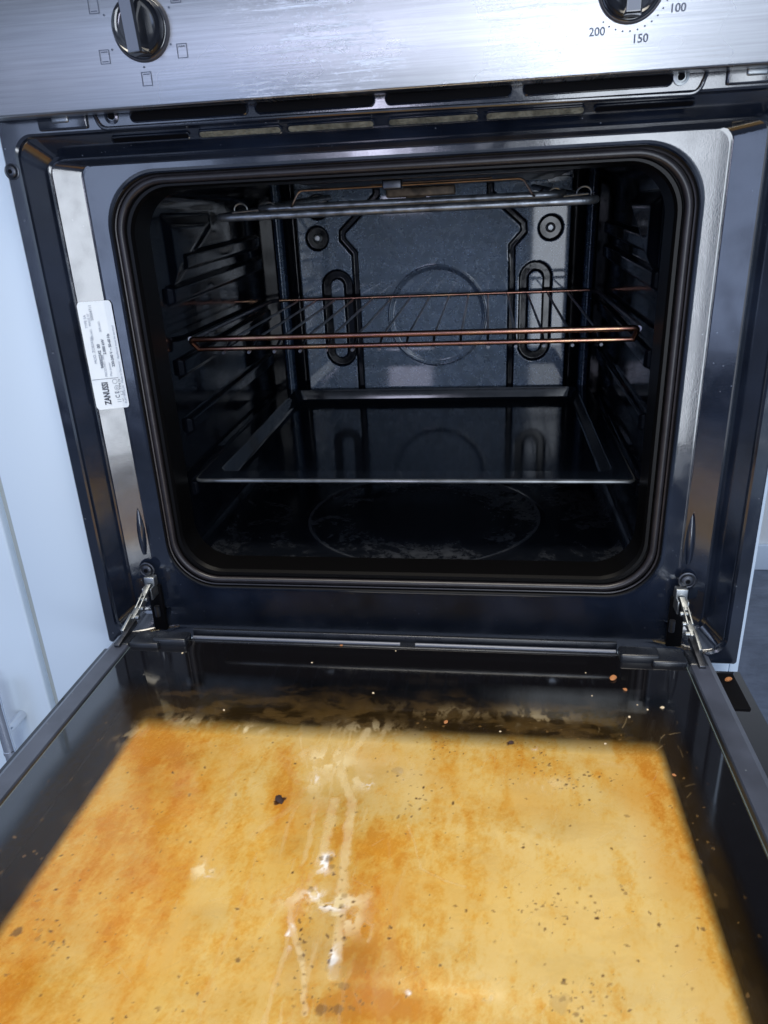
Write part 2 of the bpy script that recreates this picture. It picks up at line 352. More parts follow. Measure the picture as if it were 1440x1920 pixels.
# ------------------------------------------------------------ OVEN
oven = empty('built_in_oven', (0, 0, 0))
tag(oven, 'black and steel built-in oven with its door dropped open', 'oven')
M_lip = pmat('lip_enamel', (0.003, 0.0028, 0.003), 0.38, 0, 0.18, 0.0)
def bottom_flat(p):
    x, y, z = p
    if z < .0565 and y < .0188:
        w = float(ss(.262, .240, abs(x))) * float(ss(.0565, .046, z)); y2 = .0186
        return (x, y * (1 - w) + y2 * w, z)
    return p
face = loft_y('front_frame', [
    (.297, .000, .492, .003, .030), (.297, .000, .492, .003, .0015), (.2955, .0015, .4905, .003, .0),
    (.2865, .010, .4525, .016, .0), (.2850, .0115, .4510, .016, .0012), (.2840, .0125, .4500, .0155, .0035),
    (.2715, .025, .4375, .012, .0165), (.2690, .028, .4350, .011, .0180), (.2665, .0305, .4345, .010, .0170),
    (.2655, .0315, .4338, .009, .0102), (.2640, .033, .4330, .009, .0092), (.2450, .042, .4300, .009, .0183), (.2430, .0440, .4292, .010, .0186),
    (.2300, .0535, .4252, .046, .0186), (.2280, .0555, .4232, .045, .0180), (.2268, .0567, .4220, .0445, .0166), (.2258, .0577, .4210, .044, .0175), (.2250, .0585, .4202, .0435, .0215),
    (.2168, .0685, .4150, .040, .0220), (.2152, .0703, .4138, .039, .0190), (.2125, .0725, .4122, .038, .0190), (.2108, .0742, .4108, .037, .0225),
    (.2100, .0750, .4100, .037, .050), (.2190, .0640, .4170, .035, .052)], [M_face, M_lip], oven, na=16, ang=25, mis=[0] * 15 + [1] * 10, support=True, warp=bottom_flat)

def ring(name, hx, z0, z1, r, y, rad, mat, n=12):
    pts = [(x, y, z) for x, z in rrect(hx, z0, z1, r, 16, 6)]
    return MB().tube(pts, rad, n, closed=True).build(name, mat, oven)
ring('door_gasket', .2200, .0645, .4172, .0415, .0190, .0030, M_rub)
ring('inner_lip_seal', .2248, .0592, .4200, .043, .0195, .0011, M_rub, 8)

# pressed ridge between the two rows of vents, slots, small cut-outs
rid = fillet([(-.2175, .0008, .4655), (-.2125, -.0006, .4525), (0, -.0012, .4522), (.2135, -.0006, .4500), (.2185, .0008, .4640)], .006)
MB().tube(rid, .0016, 10).build('pressed_ridge', M_face, oven)
def slot(name, x0, x1, z, h, y, mat, tilt=0.0, zz=0.0):
    """capsule-shaped opening with a raised rim"""
    mb = MB(); cz = z; r = h / 2; prof = []
    for k in range(13): a = math.pi / 2 - math.pi * k / 12; prof.append((x1 - r + r * math.cos(a), cz + r * math.sin(a)))
    for k in range(13): a = -math.pi / 2 - math.pi * k / 12; prof.append((x0 + r + r * math.cos(a), cz + r * math.sin(a)))
    N = len(prof); cx = (x0 + x1) / 2
    def lp(s, yy): return [(cx + (px - cx) * (1 + s / (x1 - x0)) , yy + (pz - cz) * tilt, cz + (pz - cz) * (1 + s / h) + zz * (px - cx)) for px, pz in prof]
    v = lp(.0012, y) + lp(0, y - .0006) + lp(-.0012, y + .0003)
    f = []
    for i in range(2):
        for k in range(N): f.append((i * N + k, i * N + (k + 1) % N, (i + 1) * N + (k + 1) % N, (i + 1) * N + k))
    mb.add(v, [q[::-1] for q in f], 0); mb.add(lp(-.0010, y + .0001), [tuple(range(N))], 1)
    return mb.build(name, [M_face, mat], oven, ang=50)
for a, c in ((-.188, -.0985), (-.0925, -.0055), (.0025, .090), (.098, .196)):
    slot('vent_slot', a, c, .4595, .0075, -.0010, M_hole)
for i, (a, c) in enumerate(((-.2085, -.1475), (-.1395, -.0765), (-.0715, -.0075), (.0030, .0675), (.0725, .1405), (.1470, .2130))):
    slot('vent_slot', a, c, .4452, .0034 if i in (0, 5) else .0044, .0062, M_hole if i in (0, 5) else M_ins, tilt=-.75)
for x in (-.203, .2015):
    MB().lathe([(.0052, 0), (.0052, .0008), (.0034, .0012), (.003, .0004)], 24, Matrix.Translation((x, -.0003, .4605)) @ Matrix.Rotation(math.pi / 2, 4, 'X')).build('pressed_boss', M_zinc if x > 0 else M_face, oven)
    MB().lathe([(.0022, 0), (.0022, .0018)], 20, Matrix.Translation((x, -.0003, .4605)) @ Matrix.Rotation(math.pi / 2, 4, 'X')).build('boss_hole', M_hole, oven)
for x0, x1 in ((-.262, -.222), (.230, .282)):
    MB().box(x0, x1, -.0022, .003, .4535, .466, .0018).build('pressed_pad', M_face, oven)
    MB().box(x0 + .012, x0 + .026, -.0034, .0, .458, .463, .0015).build('pressed_clip', M_zinc, oven)

def screw(x, y, z, r=.0052, nm='frame_screw'):
    M = Matrix.Translation((x, y, z)) @ Matrix.Rotation(math.pi / 2, 4, 'X')
    s = MB().lathe([(r * 1.45, -.0006), (r * 1.45, .0002), (r * 1.25, .0006), (r * 1.05, .0002), (r, .0016), (r * .8, .0024), (r * .5, .0026)], 32, M).build(nm, M_dsteel, oven)
    MB().lathe([(r * .42, .0020), (r * .42, .0029)], 6, M).build('torx_recess', M_hole, s)
screw(-.2917, -.0002, .4276, .0042); screw(.2917, -.0002, .4276, .0042)
screw(-.2482, .0112, .0770); screw(.2495, .0112, .0775)
# pressed leaf-shaped flutes above the hinge screws
for s_ in (-1, 1):
    P = np.zeros((17, 13, 3))
    for i in range(17):
        t = i / 16; w = .0042 * (math.sin(math.pi * min(1, .08 + t * .92)) ** .7) * (1 - .25 * t) + .0003; z = .092 + .046 * t
        for j in range(13):
            u = -1 + j / 6; P[i, j] = (s_ * (.2490 - .001 * t) + w * u, .0142 - .0030 * (1 - u * u) * math.sin(math.pi * min(1, .1 + .9 * t)), z)
    grid_mesh('pressed_flute', P, M_face, oven, ang=80, flip=(False))

# ---- control panel
cp = MB().box(-.297, .297, -.0200, -.0005, .4620, .600, .0018).build('control_panel', M_steel, oven)
def txt(body, loc, size, mat, parent, rot=0.0, name='printed_text', bold=0.0, sx=1.0, M=None, align='CENTER'):
    c = bpy.data.curves.new('t', 'FONT'); c.body = body; c.size = size; c.align_x = align; c.align_y = 'CENTER'; c.offset = bold; c.resolution_u = 3
    o = bpy.data.objects.new('t', c); COL.objects.link(o); dg = bpy.context.evaluated_depsgraph_get(); dg.update()
    me = bpy.data.meshes.new_from_object(o.evaluated_get(dg)); bpy.data.objects.remove(o)
    T = Matrix.Translation(loc) @ (M if M else Matrix.Rotation(math.pi / 2, 4, 'X')) @ Matrix.Rotation(rot, 4, 'Z') @ Matrix.Diagonal((sx, 1, 1, 1))
    me.transform(T); me.name = name
    return link(name, me, mat, parent, smooth=False)
PY = -.0204
def disc(mb, x, z, r, y=PY, n=12): mb.add([(x + r * math.cos(2 * math.pi * k / n), y, z + r * math.sin(2 * math.pi * k / n)) for k in range(n)], [tuple(range(n))])
def frame_rect(mb, x, z, w, h, t, y=PY):
    for (a, b_, c, d) in ((-w, w, h - t, h), (-w, w, -h, -h + t), (-w, -w + t, -h + t, h - t), (w - t, w, -h + t, h - t)):
        mb.add([(x + a, y, z + c), (x + b_, y, z + c), (x + b_, y, z + d), (x + a, y, z + d)], [(0, 1, 2, 3)])
def bar(mb, x0, x1, z0, z1, y=PY): mb.add([(x0, y, z0), (x1, y, z0), (x1, y, z1), (x0, y, z1)], [(0, 1, 2, 3)])
def symbol(x, z, kind):
    mb = MB(); w, h, t = .0037, .0044, .0005; frame_rect(mb, x, z, w, h, t)
    if kind in ('top', 'both', 'fan'): bar(mb, x - w * .62, x + w * .62, z + h * .58, z + h * .72)
    if kind in ('both', 'bottom'): bar(mb, x - w * .62, x + w * .62, z - h * .72, z - h * .58)
    if kind == 'grill':
        zs = [z + h * (.72 if i % 2 else .5) for i in range(7)]; xs = [x - w * .62 + w * 1.24 * i / 6 for i in range(7)]
        for i in range(6): mb.add([(xs[i], PY, zs[i] - .0003), (xs[i + 1], PY, zs[i + 1] - .0003), (xs[i + 1], PY, zs[i + 1] + .0003), (xs[i], PY, zs[i] + .0003)], [(0, 1, 2, 3)])
    mb.build('printed_symbol', M_ink, cp, smooth=False)
KL = (-.1616, .5096); KR = (.1622, .5094)
symbol(-.1628, .4794, 'top'); symbol(-.1912, .4945, 'both'); symbol(-.1345, .4945, 'grill'); symbol(-.1935, .5245, 'bottom'); symbol(-.1345, .5265, 'both')
for (x, z) in ((-.1637, .4866), (-.1850, .4985), (-.1421, .4988), (-.1400, .5200), (-.1870, .5190)):
    dm = MB(); disc(dm, x, z, .0007); dm.build('printed_dot', M_ink, cp, smooth=False)
for k in range(26):
    a = math.radians(-131.5 + k * 10.95); r = .0240
    dm = MB(); disc(dm, KR[0] + r * math.cos(a), KR[1] + r * math.sin(a), .00055); dm.build('printed_dot', M_ink, cp, smooth=False)
txt('200', (.1427, PY, .4863), .0068, M_ink, cp, name='printed_number', bold=.00008); txt('150', (.1697, PY, .4808), .0068, M_ink, cp, name='printed_number', bold=.00008); txt('100', (.1912, PY, .4958), .0068, M_ink, cp, name='printed_number', bold=.00008)

def knob(K, ang):
    M = Matrix.Translation((K[0], -.0202, K[1])) @ Matrix.Rotation(math.pi / 2, 4, 'X') @ Matrix.Diagonal((.80, .80, .90, 1))
    k = MB().lathe([(.0245, 0), (.0245, .0010), (.0240, .0016), (.0232, .0024), (.0222, .0026), (.0220, .0090), (.0212, .0100), (.0190, .0085), (.0150, .0078)], 64, M).build('control_knob', [M_knob], cp, ang=40)
    MB().lathe([(.0256, -.0001), (.0256, .0010), (.0244, .0018)], 64, M).build('knob_collar', M_knobring, k)
    # grip: a tapered bar with a satin face
    R = M @ Matrix.Rotation(ang, 4, 'Z'); 
    prof = [(-.0065, .006), (-.0068, .0185), (-.0060, .0205), (.0042, .0205), (.0058, .0185), (.0078, .006)]
    v = []; f = []; L = [-.0222, -.0212, .0212, .0222]; sc = [.90, 1, 1, .90]
    for y_, s_ in zip(L, sc): v += [R @ Vector((px * s_, y_, .006 + (pz - .006) * s_)) for px, pz in prof]
    for i in range(3):
        for j in range(5): f.append((i * 6 + j, i * 6 + j + 1, (i + 1) * 6 + j + 1, (i + 1) * 6 + j))
    f += [(0, 1, 2, 3, 4, 5), (23, 22, 21, 20, 19, 18)]
    g = MB(); g.add(v, [q[::-1] for q in f]); g = g.build('knob_grip', M_knob, k, ang=25)
    v = [R @ Vector(p) for p in ((-.0057, -.0205, .02062), (.0040, -.0205, .02062), (.0040, .0205, .02062), (-.0057, .0205, .02062), (-.0057, -.0205, .0203), (.0040, -.0205, .0203), (.0040, .0205, .0203), (-.0057, .0205, .0203))]
    m2 = MB(); m2.add(v, [(0, 1, 2, 3), (4, 5, 1, 0), (5, 6, 2, 1), (6, 7, 3, 2), (7, 4, 0, 3)]); m2.build('knob_face', M_knobtop, k, smooth=False)
knob(KL, math.radians(3)); knob(KR, math.radians(0))

# ---- cavity liner: rounded tube with pressed shelf ribs and floor ring
hx, z0, z1, rr = .2185, .0655, .4168, .026
loop = []
def dense(a, b, st): 
    k = max(1, int(math.hypot(b[0] - a[0], b[1] - a[1]) / st)); return [(a[0] + (b[0] - a[0]) * i / k, a[1] + (b[1] - a[1]) * i / k) for i in range(k)]
cs = [(hx - rr, z1 - rr, 0), (-hx + rr, z1 - rr, 90), (-hx + rr, z0 + rr, 180), (hx - rr, z0 + rr, 270)]
for i, (cx, cz, a) in enumerate(cs):
    arc = [(cx + rr * math.cos(math.radians(a + 90 * k / 12)), cz + rr * math.sin(math.radians(a + 90 * k / 12))) for k in range(13)]
    nx = cs[(i + 1) % 4]; tt = math.radians(nx[2]); loop += arc[:-1] + dense(arc[-1], (nx[0] + rr * math.cos(tt), nx[1] + rr * math.sin(tt)), .0024 if i % 2 == 0 else .0010)
LP = np.array(loop); ys = np.linspace(.050, .4345, 170)
nxt = np.roll(LP, -1, 0) - np.roll(LP, 1, 0); nrm = np.stack([-nxt[:, 1], nxt[:, 0]], -1); nrm /= np.linalg.norm(nrm, axis=1)[:, None]   # inward
X = np.repeat(LP[:, :1], len(ys), 1); Z = np.repeat(LP[:, 1:], len(ys), 1); Y = np.repeat(ys[None], len(LP), 0)
side = (np.abs(X) > hx - .0005)
def rib(zc, y0, y1, h, d, slope=.03):
    zz = zc + (Y - .1) * slope; q = np.minimum(np.minimum(Y - y0, y1 - Y) * .8, h / 2 - np.abs(Z - zz)); return d * ss(-.0004, .0034, q)
D = np.zeros_like(X)
for (zc, y0, y1, h) in ((.3490, .125, .385, .017), (.3225, .085, .385, .018), (.2560, .085, .40, .019), (.1990, .085, .395, .018), (.1370, .075, .40, .018)):
    D = np.maximum(D, rib(zc, y0, y1, h, .0062))
# wide pressed boss at the front of the top shelf position
q = np.minimum(np.minimum((Y - .095) * .9, (.225 - Y) * .7), np.minimum(.3930 - Z, (Z - .3400) * .8 - (Y - .14) * .35)); bossd = .0085 * ss(0, .013, q)
D = np.maximum(D, np.where(X > 0, bossd, .5 * bossd))
D = D * side
fl = (np.abs(Z - z0) < .0005)
R_ = np.hypot(X - .005, Y - .180); D = D + fl * (.0022 * np.exp(-((R_ - .1290) / .0026) ** 2) + .0012 * np.exp(-((R_ - .10) / .02) ** 2)) + fl * .0018 * np.exp(-((Y - .062) / .0016) ** 2)
P = np.stack([X + nrm[:, :1] * D, Y, Z + nrm[:, 1:] * D], -1)
cav = grid_mesh('cavity_liner', P, [M_cav, M_floorc], oven, closed_u=True, ang=70)
zc_ = np.array([p.center.z for p in cav.data.polygons]); cav.data.polygons.foreach_set('material_index', (zc_ < .0705).astype(np.int32))

# ---- back wall with pressed channels, slots, ring and bolts
xs = np.linspace(-.2195, .2195, 500); zs = np.linspace(.0645, .4178, 400); X, Z = np.meshgrid(xs, zs, indexing='ij')
def rr2(X, Z, cx, cz, hx_, hz, r): 
    qx = np.abs(X - cx) - hx_ + r; qz = np.abs(Z - cz) - hz + r; return np.hypot(np.maximum(qx, 0), np.maximum(qz, 0)) + np.minimum(np.maximum(qx, qz), 0) - r
Yb = .4335 + 0 * X
pan = rr2(X, Z, .002, .245, .1750, .172, .004); Yb = Yb - .0125 * ss(.0035, -.0005, pan)
for s_ in (-1, 1): 
    c = np.abs(X - s_ * .2005 - .0015); Yb = Yb - .016 * ss(.0105, .004, c) - .003 * np.exp(-(c / .0025) ** 2)
cgv = (np.abs(X - .001) - .1845) / .0068; Yb = Yb + .012 * np.clip(1 - cgv ** 2, 0, 1)
def dent(d, w, dep, e=.0010): return dep * ss(w + e, w - e, d)
ch = [(-.0666, .4145), (-.0666, .4055), (-.1135, .3640), (-.1140, .3545), (-.0985, .3365), (-.0985, .3150), (-.0990, .06)]
ch2 = [(.0770, .4145), (.0776, .4013), (.1192, .3650), (.1200, .3545), (.1052, .3385), (.1060, .2850), (.1060, .06)]
g = np.minimum(seg_d(X, Z, ch), seg_d(X, Z, ch2)); dn = dent(g, .0038, .0065)
for cx, zt, zb in ((-.1245, .296, .210), (.1362, .298, .213)):
    sd = seg_d(X, Z, [(cx - .0, zt), (cx, zb)]); dn = np.maximum(dn, dent(np.abs(sd - .0150), .0055, .0065))
for cx, cz in ((-.1475, .3570), (.1530, .3582), (-.1440, .395)): 
    rd = np.hypot(X - cx, Z - cz); dn = np.maximum(dn, .0065 * ss(.0160, .0138, rd))
Yb = Yb + dn
rd = np.hypot(X - .0082, Z - .2535); Yb = Yb - .0011 * np.exp(-((rd - .0640) / .0011) ** 2) + .0012 * ss(.062, .058, rd)
back = grid_mesh('back_wall', np.stack([X, Yb, Z], -1), [M_cav, M_back], oven, ang=70)
fc = np.array([(p.center.x, p.center.y) for p in back.data.polygons]); back.data.polygons.foreach_set('material_index', ((fc[:, 1] < .4224)).astype(np.int32))  # recessed faces get the near-black enamel, standing in for shade in the grooves
for cx, cz in ((-.1475, .3570), (.1530, .3582)):
    MB().lathe([(.0062, 0), (.0060, .0035), (.0045, .0045), (.0032, .0035), (.003, .002)], 28, Matrix.Translation((cx, .4265, cz)) @ Matrix.Rotation(math.pi / 2, 4, 'X')).build('mounting_bolt', M_zinc, back)
MB().lathe([(.0125, 0), (.0120, .004), (.010, .006)], 32, Matrix.Translation((-.1440, .4265, .3975)) @ Matrix.Rotation(math.pi / 2, 4, 'X')).build('lamp_cover', pmat('lamp_glass', (.28, .27, .28), .35, 0, .8, bump=(600, .8, .001)), back)
bk = MB().box(-.052, .034, .4060, .4205, .4015, .4125, .002).box(-.028, -.003, .4100, .4205, .3900, .4030, .003); bk.build('element_bracket', pmat('stained_bracket', (.16, .12, .085), .5, .3, .5, var=(90, .6)), back)

# ---- grill element: two loops of tube, clips and copper support wire
def tz(y): return .3872 + (y - .10) * .045
def loop_pts(x0, x1, yf, yb, r, dz=0): 
    return fillet([(x0 + .012, yb, tz(yb) + dz), (x0, yf, tz(yf) + dz), (x1, yf, tz(yf) + dz), (x1 - .012, yb, tz(yb) + dz)], r, 10)
el = MB(); el.tube(loop_pts(-.1690, .1670, .100, .395, .020), .0033, 16); el = el.build('grill_element', M_elem, oven, ang=60)
MB().tube(loop_pts(-.1330, .1400, .112, .385, .018, .0052), .0033, 16).build('grill_element', M_elem, oven, ang=60)
sw = fillet([(-.108, .16, .3985), (-.0985, .104, .3935), (-.0905, .104, .4063), (.1035, .104, .4070), (.1130, .104, .3925), (.124, .16, .3985)], .004, 5)
MB().tube(sw, .0009, 8).build('support_wire', M_copper, oven)
MB().tube([(-.03, .13, .4085), (.078, .13, .4095)], .0008, 8).build('support_wire', M_copper, oven)
MB().tube([(-.012, .12, .4090), (.066, .12, .4090)], .0008, 8).build('support_wire', M_copper, oven)
MB().box(-.016, .001, .100, .112, .4035, .4115, .0015).build('wire_clamp', M_dsteel, oven)
for x in (-.153, -.128, .1335, .1575):
    c = [(x + .0062 * math.cos(a) , .125 + (.004 if abs(x) > .14 else .012), .3935 + .0052 * math.sin(a)) for a in np.linspace(-.4, 3.3, 12)]
    MB().tube(c, .0008, 8).build('tube_clip', M_zinc, el)
for x0, x1 in ((-.158, -.130), (.134, .160)):
    MB().tube([(x0, .118, .3912), (x1, .118, .3926)], .0009, 8).build('tube_clip', M_zinc, el)
MB().box(-.10, .15, .15, .39, .4128, .4150, .001).build('roof_heat_shield', M_dsteel, oven)

# ---- rating label
zt, zb = .3275, .2355; LU0 = -.0141      # flat label: u across (-.0141..+.0141), z up, bent over the pressed edge
A0, A1, A2_ = Vector((-.2652, .0086, 0)), Vector((-.2452, .0178, 0)), Vector((-.20, .0182, 0))
def bend(u, n, z):
    s_ = u - LU0; l1 = (A1 - A0).length
    if s_ < l1: d = (A1 - A0).normalized(); q = A0 + d * s_
    else: d = (A2_ - A1).normalized(); q = A1 + d * (s_ - l1)
    nn = Vector((d.y, -d.x, 0)); nn = -nn if nn.y > 0 else nn; q = q + nn * n; return (q.x, q.y, z)
M_ = 24; us = [LU0 + .0282 * k / M_ for k in range(M_ + 1)]
def zr_(u):
    e_ = .0141 - abs(u); r = .003
    return 0 if e_ > r else r - math.sqrt(max(0, r * r - (r - e_) ** 2))
mb = MB(); v = []
for u in us: v += [bend(u, .0005, zb + zr_(u)), bend(u, .0005, zt - zr_(u)), bend(u, .0001, zb + zr_(u)), bend(u, .0001, zt - zr_(u))]
f = []
for k in range(M_): i = 4 * k; f += [(i, i + 4, i + 5, i + 1), (i + 2, i + 6, i + 4, i), (i + 1, i + 5, i + 7, i + 3)]
mb.add(v, f)
lab = mb.build('rating_label', M_paper, oven, ang=50)
lab['label'] = 'white rating label stuck on the left side of the oven frame'
Rl = Matrix(((0, -1, 0, 0), (0, 0, 1, 0), (1, 0, 0, 0), (0, 0, 0, 1)))
def L(body, uo, z, size, mat=M_ink, bold=0.0, sx=1.0, align='LEFT'):
    o = txt(body, (uo, 0, z), size, mat, lab, M=Rl, bold=bold, sx=sx, align=align)
    for w in o.data.vertices: w.co = bend(w.co.x, .0009, w.co.z)
L('ZANUSSI', -.0036, .2395, .0072, M_ink2, .00022, .70)
L('C E', .0052, .2445, .0050, M_ink, .0001, .8); L('TYPE 22', .0090, .2520, .0026, M_ink2)
L('PROD.NO. 949', -.0010, .2640, .0029, M_ink3); L('MOD. ZOB343X', -.0075, .2760, .0032, M_ink3)
L('940002542  00', -.0030, .2715, .0034, M_ink, .0001); L('SER.NO.   MADE 07', -.0066, .2960, .0026, M_ink3)
L('2.000 kW', .0010, .2830, .0032, M_ink, .0001); L('230-240 V ~ 50-60 Hz', .0062, .2720, .0031, M_ink, .0001)
L('Max power', .0030, .2640, .0026, M_ink3); L('SER.NO.', .0008, .3020, .0026, M_ink3)
L('TYPE 5A', -.0095, .3060, .0030, M_ink3); L('50004711', -.0040, .3120, .0032, M_ink)
L('ELECTROLUX   Made in Germany   Appliance must be earthed', .0118, .2395, .0026, M_ink3)
mb = MB()
def lq(a0, a1, b0, b1): mb.add([bend(a0, .0009, b0), bend(a1, .0009, b0), bend(a1, .0009, b1), bend(a0, .0009, b1)], [(0, 1, 2, 3)])
for k in range(6): lq(-.0137 + .0037 * k, -.0137 + .0037 * (k + 1), .2620, .2624)
def lring(uo, z, r, w):
    for k in range(20):
        a, b_ = 2 * math.pi * k / 20, 2 * math.pi * (k + 1) / 20
        mb.add([bend(uo + R * math.cos(A), .0009, z + R * math.sin(A)) for R, A in ((r, a), (r, b_), (r - w, b_), (r - w, a))], [(0, 1, 2, 3)])
lring(.0048, .2592, .0021, .0003); lring(.0058, .2535, .0022, .0003); lring(.0058, .2535, .0010, .0003)
for q in ((.0040, .0075, .2410, .2413), (.0040, .0075, .2428, .2431), (.0092, .0096, .2410, .2440), (.0078, .0105, .2472, .2475), (.0078, .0105, .2500, .2503), (.0078, .0081, .2475, .2500), (.0102, .0105, .2475, .2500)): lq(*q)
mb.build('printed_mark', M_ink, lab, smooth=False)

# ---- hinges
def hinge(s_):
    xh = s_ * .2445
    g = MB(); g.box(xh - .0052, xh + .0052, .0040, .0120, .0615, .0720, .001); g.box(xh - .0048, xh - .0032, -.0035, .010, .052, .064, .0004); g.box(xh + .0032, xh + .0048, -.0035, .010, .052, .064, .0004)
    h = g.build('door_hinge', M_zinc, oven)
    MB().box(xh - .0066, xh + .0066, .0105, .0150, .010, .0605, .001).build('hinge_slot', M_hole, h)
    def lk(a, b_, w, t, nm, mat=M_zinc, bev=.0006):
        A, B = Vector(a), Vector(b_); d = B - A; q = d.to_track_quat('Z', 'Y').to_matrix().to_4x4()
        MB().box(-w / 2, w / 2, -t / 2, t / 2, 0, d.length, bev, M=Matrix.Translation(A) @ q).build(nm, mat, h)
    x = xh; dx = -s_ * 0.0
    lk((x, .003, .0650), (x + s_ * .001, -.010, .0590), .0052, .003, 'hinge_link')
    lk((x - .0016, -.008, .0600), (x - .0016 + s_ * .001, -.024, .0525), .0016, .007, 'hinge_link')
    lk((x + .0022, -.008, .0600), (x + .0022 + s_ * .001, -.024, .0525), .0016, .007, 'hinge_link')
    lk((x + s_ * .001, -.020, .0540), (x + s_ * .002, -.036, .0495), .0058, .0045, 'hinge_link')
    lk((x + s_ * .003, -.032, .0505), (x + s_ * .0035, -.052, .0445), .0030, .0085, 'hinge_arm')
    lk((x + s_ * .0005, -.034, .0470), (x + s_ * .0010, -.070, .0415), .0050, .006, 'hinge_arm', M_dsteel)
    for yy, zz in ((-.022, .0535), (-.033, .0505), (-.012, .0575)):
        MB().tube([(x - .0042, yy, zz), (x + .0042, yy, zz)], .0021, 16).build('hinge_pin', M_zinc, h)
    MB().tube([(x - s_ * .0075, -.004, .035), (x - s_ * .0075, -.004, .046)], .0025, 20).build('hinge_roller', M_dsteel, h)
hinge(-1); hinge(1)

# ------------------------------------------------------------ DOOR (dropped open, horizontal)
door = empty('oven_door', (0, 0, 0)); door.parent = oven
# outer glass: black print; cream window colour stands in for light from below
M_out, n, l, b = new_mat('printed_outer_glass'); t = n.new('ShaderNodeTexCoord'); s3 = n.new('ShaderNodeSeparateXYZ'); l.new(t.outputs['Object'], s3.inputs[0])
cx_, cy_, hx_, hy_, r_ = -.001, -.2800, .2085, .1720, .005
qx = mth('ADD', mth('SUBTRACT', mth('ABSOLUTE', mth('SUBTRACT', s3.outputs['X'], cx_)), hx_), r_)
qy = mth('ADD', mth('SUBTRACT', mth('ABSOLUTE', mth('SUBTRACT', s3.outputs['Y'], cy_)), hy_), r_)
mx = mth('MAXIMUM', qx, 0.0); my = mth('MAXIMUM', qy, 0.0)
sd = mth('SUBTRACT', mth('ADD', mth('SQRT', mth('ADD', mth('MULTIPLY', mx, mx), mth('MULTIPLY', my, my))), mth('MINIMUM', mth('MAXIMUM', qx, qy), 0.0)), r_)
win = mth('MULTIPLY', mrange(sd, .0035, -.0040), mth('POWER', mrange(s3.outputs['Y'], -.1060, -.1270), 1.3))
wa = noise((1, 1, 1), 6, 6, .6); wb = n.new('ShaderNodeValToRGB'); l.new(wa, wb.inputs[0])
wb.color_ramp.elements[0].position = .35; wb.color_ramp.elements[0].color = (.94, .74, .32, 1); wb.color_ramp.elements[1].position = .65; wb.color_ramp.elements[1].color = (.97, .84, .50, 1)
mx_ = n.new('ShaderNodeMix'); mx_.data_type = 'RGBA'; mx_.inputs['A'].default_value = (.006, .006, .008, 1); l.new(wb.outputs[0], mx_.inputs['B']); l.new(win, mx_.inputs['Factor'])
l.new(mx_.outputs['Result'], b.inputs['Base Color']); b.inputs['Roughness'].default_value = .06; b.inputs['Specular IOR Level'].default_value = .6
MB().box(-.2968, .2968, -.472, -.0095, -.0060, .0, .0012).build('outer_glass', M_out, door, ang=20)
# inner glass with film attributes
x_ = np.arange(-.2335, .23351, .00078); y_ = np.arange(-.4560, -.05585, .00078); X, Y = np.meshgrid(x_, y_, indexing='ij')
Pt = np.stack([X, Y, np.full_like(X, .0420)], -1)
C0 = np.array([0.0747, -0.5836, 0.3867])
from mathutils import Euler
Rm = np.array(Euler((1.1805, .0443, .1306), 'XYZ').to_matrix())
def G(px, py):      # photo survey point -> plane of the inner glass
    d = Rm @ np.array([(px - 720) / 1372.5, -(py - 960) / 1372.5, -1.0]); t_ = (.042 - C0[2]) / d[2]; p_ = C0 + t_ * d; return (p_[0], p_[1])
def Gs(*p): return [G(*q) for q in p]
wx = (fbm(X, Y, .02, .02, 3) - .5) * .012; wy = (fbm(X, Y, .02, .02, 5) - .5) * .012      # domain warp
fine = fbm(X, Y, .004, .004, 9, 4); med = fbm(X, Y, .03, .03, 15, 5); big = fbm(X, Y, .10, .10, 21, 4)
dir_ = fbm(X * .9 + Y * .35, Y, .010, .035, 33, 5)
run = fbm(X + .25 * (Y + .25) * 0 + wx * .5, Y, .007, .09, 71, 6)
amber = np.clip(.40 + .08 * ss(-.04, -.16, X) - .12 * ss(.05, .16, X) + .10 * ss(-.19, -.16, Y) + .3 * (big - .5) + .7 * (med - .5) + .75 * (fine - .5) + 1.0 * (dir_ - .5) + .9 * (run - .5) - .16 * np.exp(-((X - .01) / .07) ** 2), 0, 1)
def blob(px, py, rx, ry, w=1.0, soft=.9):
    cx, cy = G(px, py); return w * np.exp(-(((X + wx - cx) / rx) ** 2 + ((Y + wy - cy) / ry) ** 2) ** soft)
for a in ((540, 1450, .012, .022, .8), (545, 1500, .010, .018, .5), (715, 1580, .016, .016, .9), (640, 1570, .008, .012, .9), (650, 1500, .010, .010, .5), (650, 1893, .022, .004, .9), (710, 1892, .020, .004, .8), (300, 1400, .03, .02, .45),
          (130, 1550, .05, .03, .2), (1000, 1430, .04, .012, .35), (1225, 1420, .012, .02, .5), (1230, 1520, .006, .03, .7), (560, 1710, .006, .016, .9), (690, 1740, .012, .03, .5), (1330, 1700, .006, .06, .5), (20, 1860, .02, .04, .35), (900, 1900, .02, .012, .25)):
    amber += blob(*a)
for a in ((620, 1440, .035, .022, .7), (1000, 1480, .03, .012, .45), (1150, 1560, .03, .02, .35), (400, 1690, .012, .010, .45), (800, 1460, .03, .02, .3), (1280, 1640, .02, .03, .3), (1050, 1700, .05, .03, .25), (1150, 1850, .05, .03, .25)):
    amber -= blob(*a)
milk = np.zeros_like(X)                                        # pale wiped / dried film
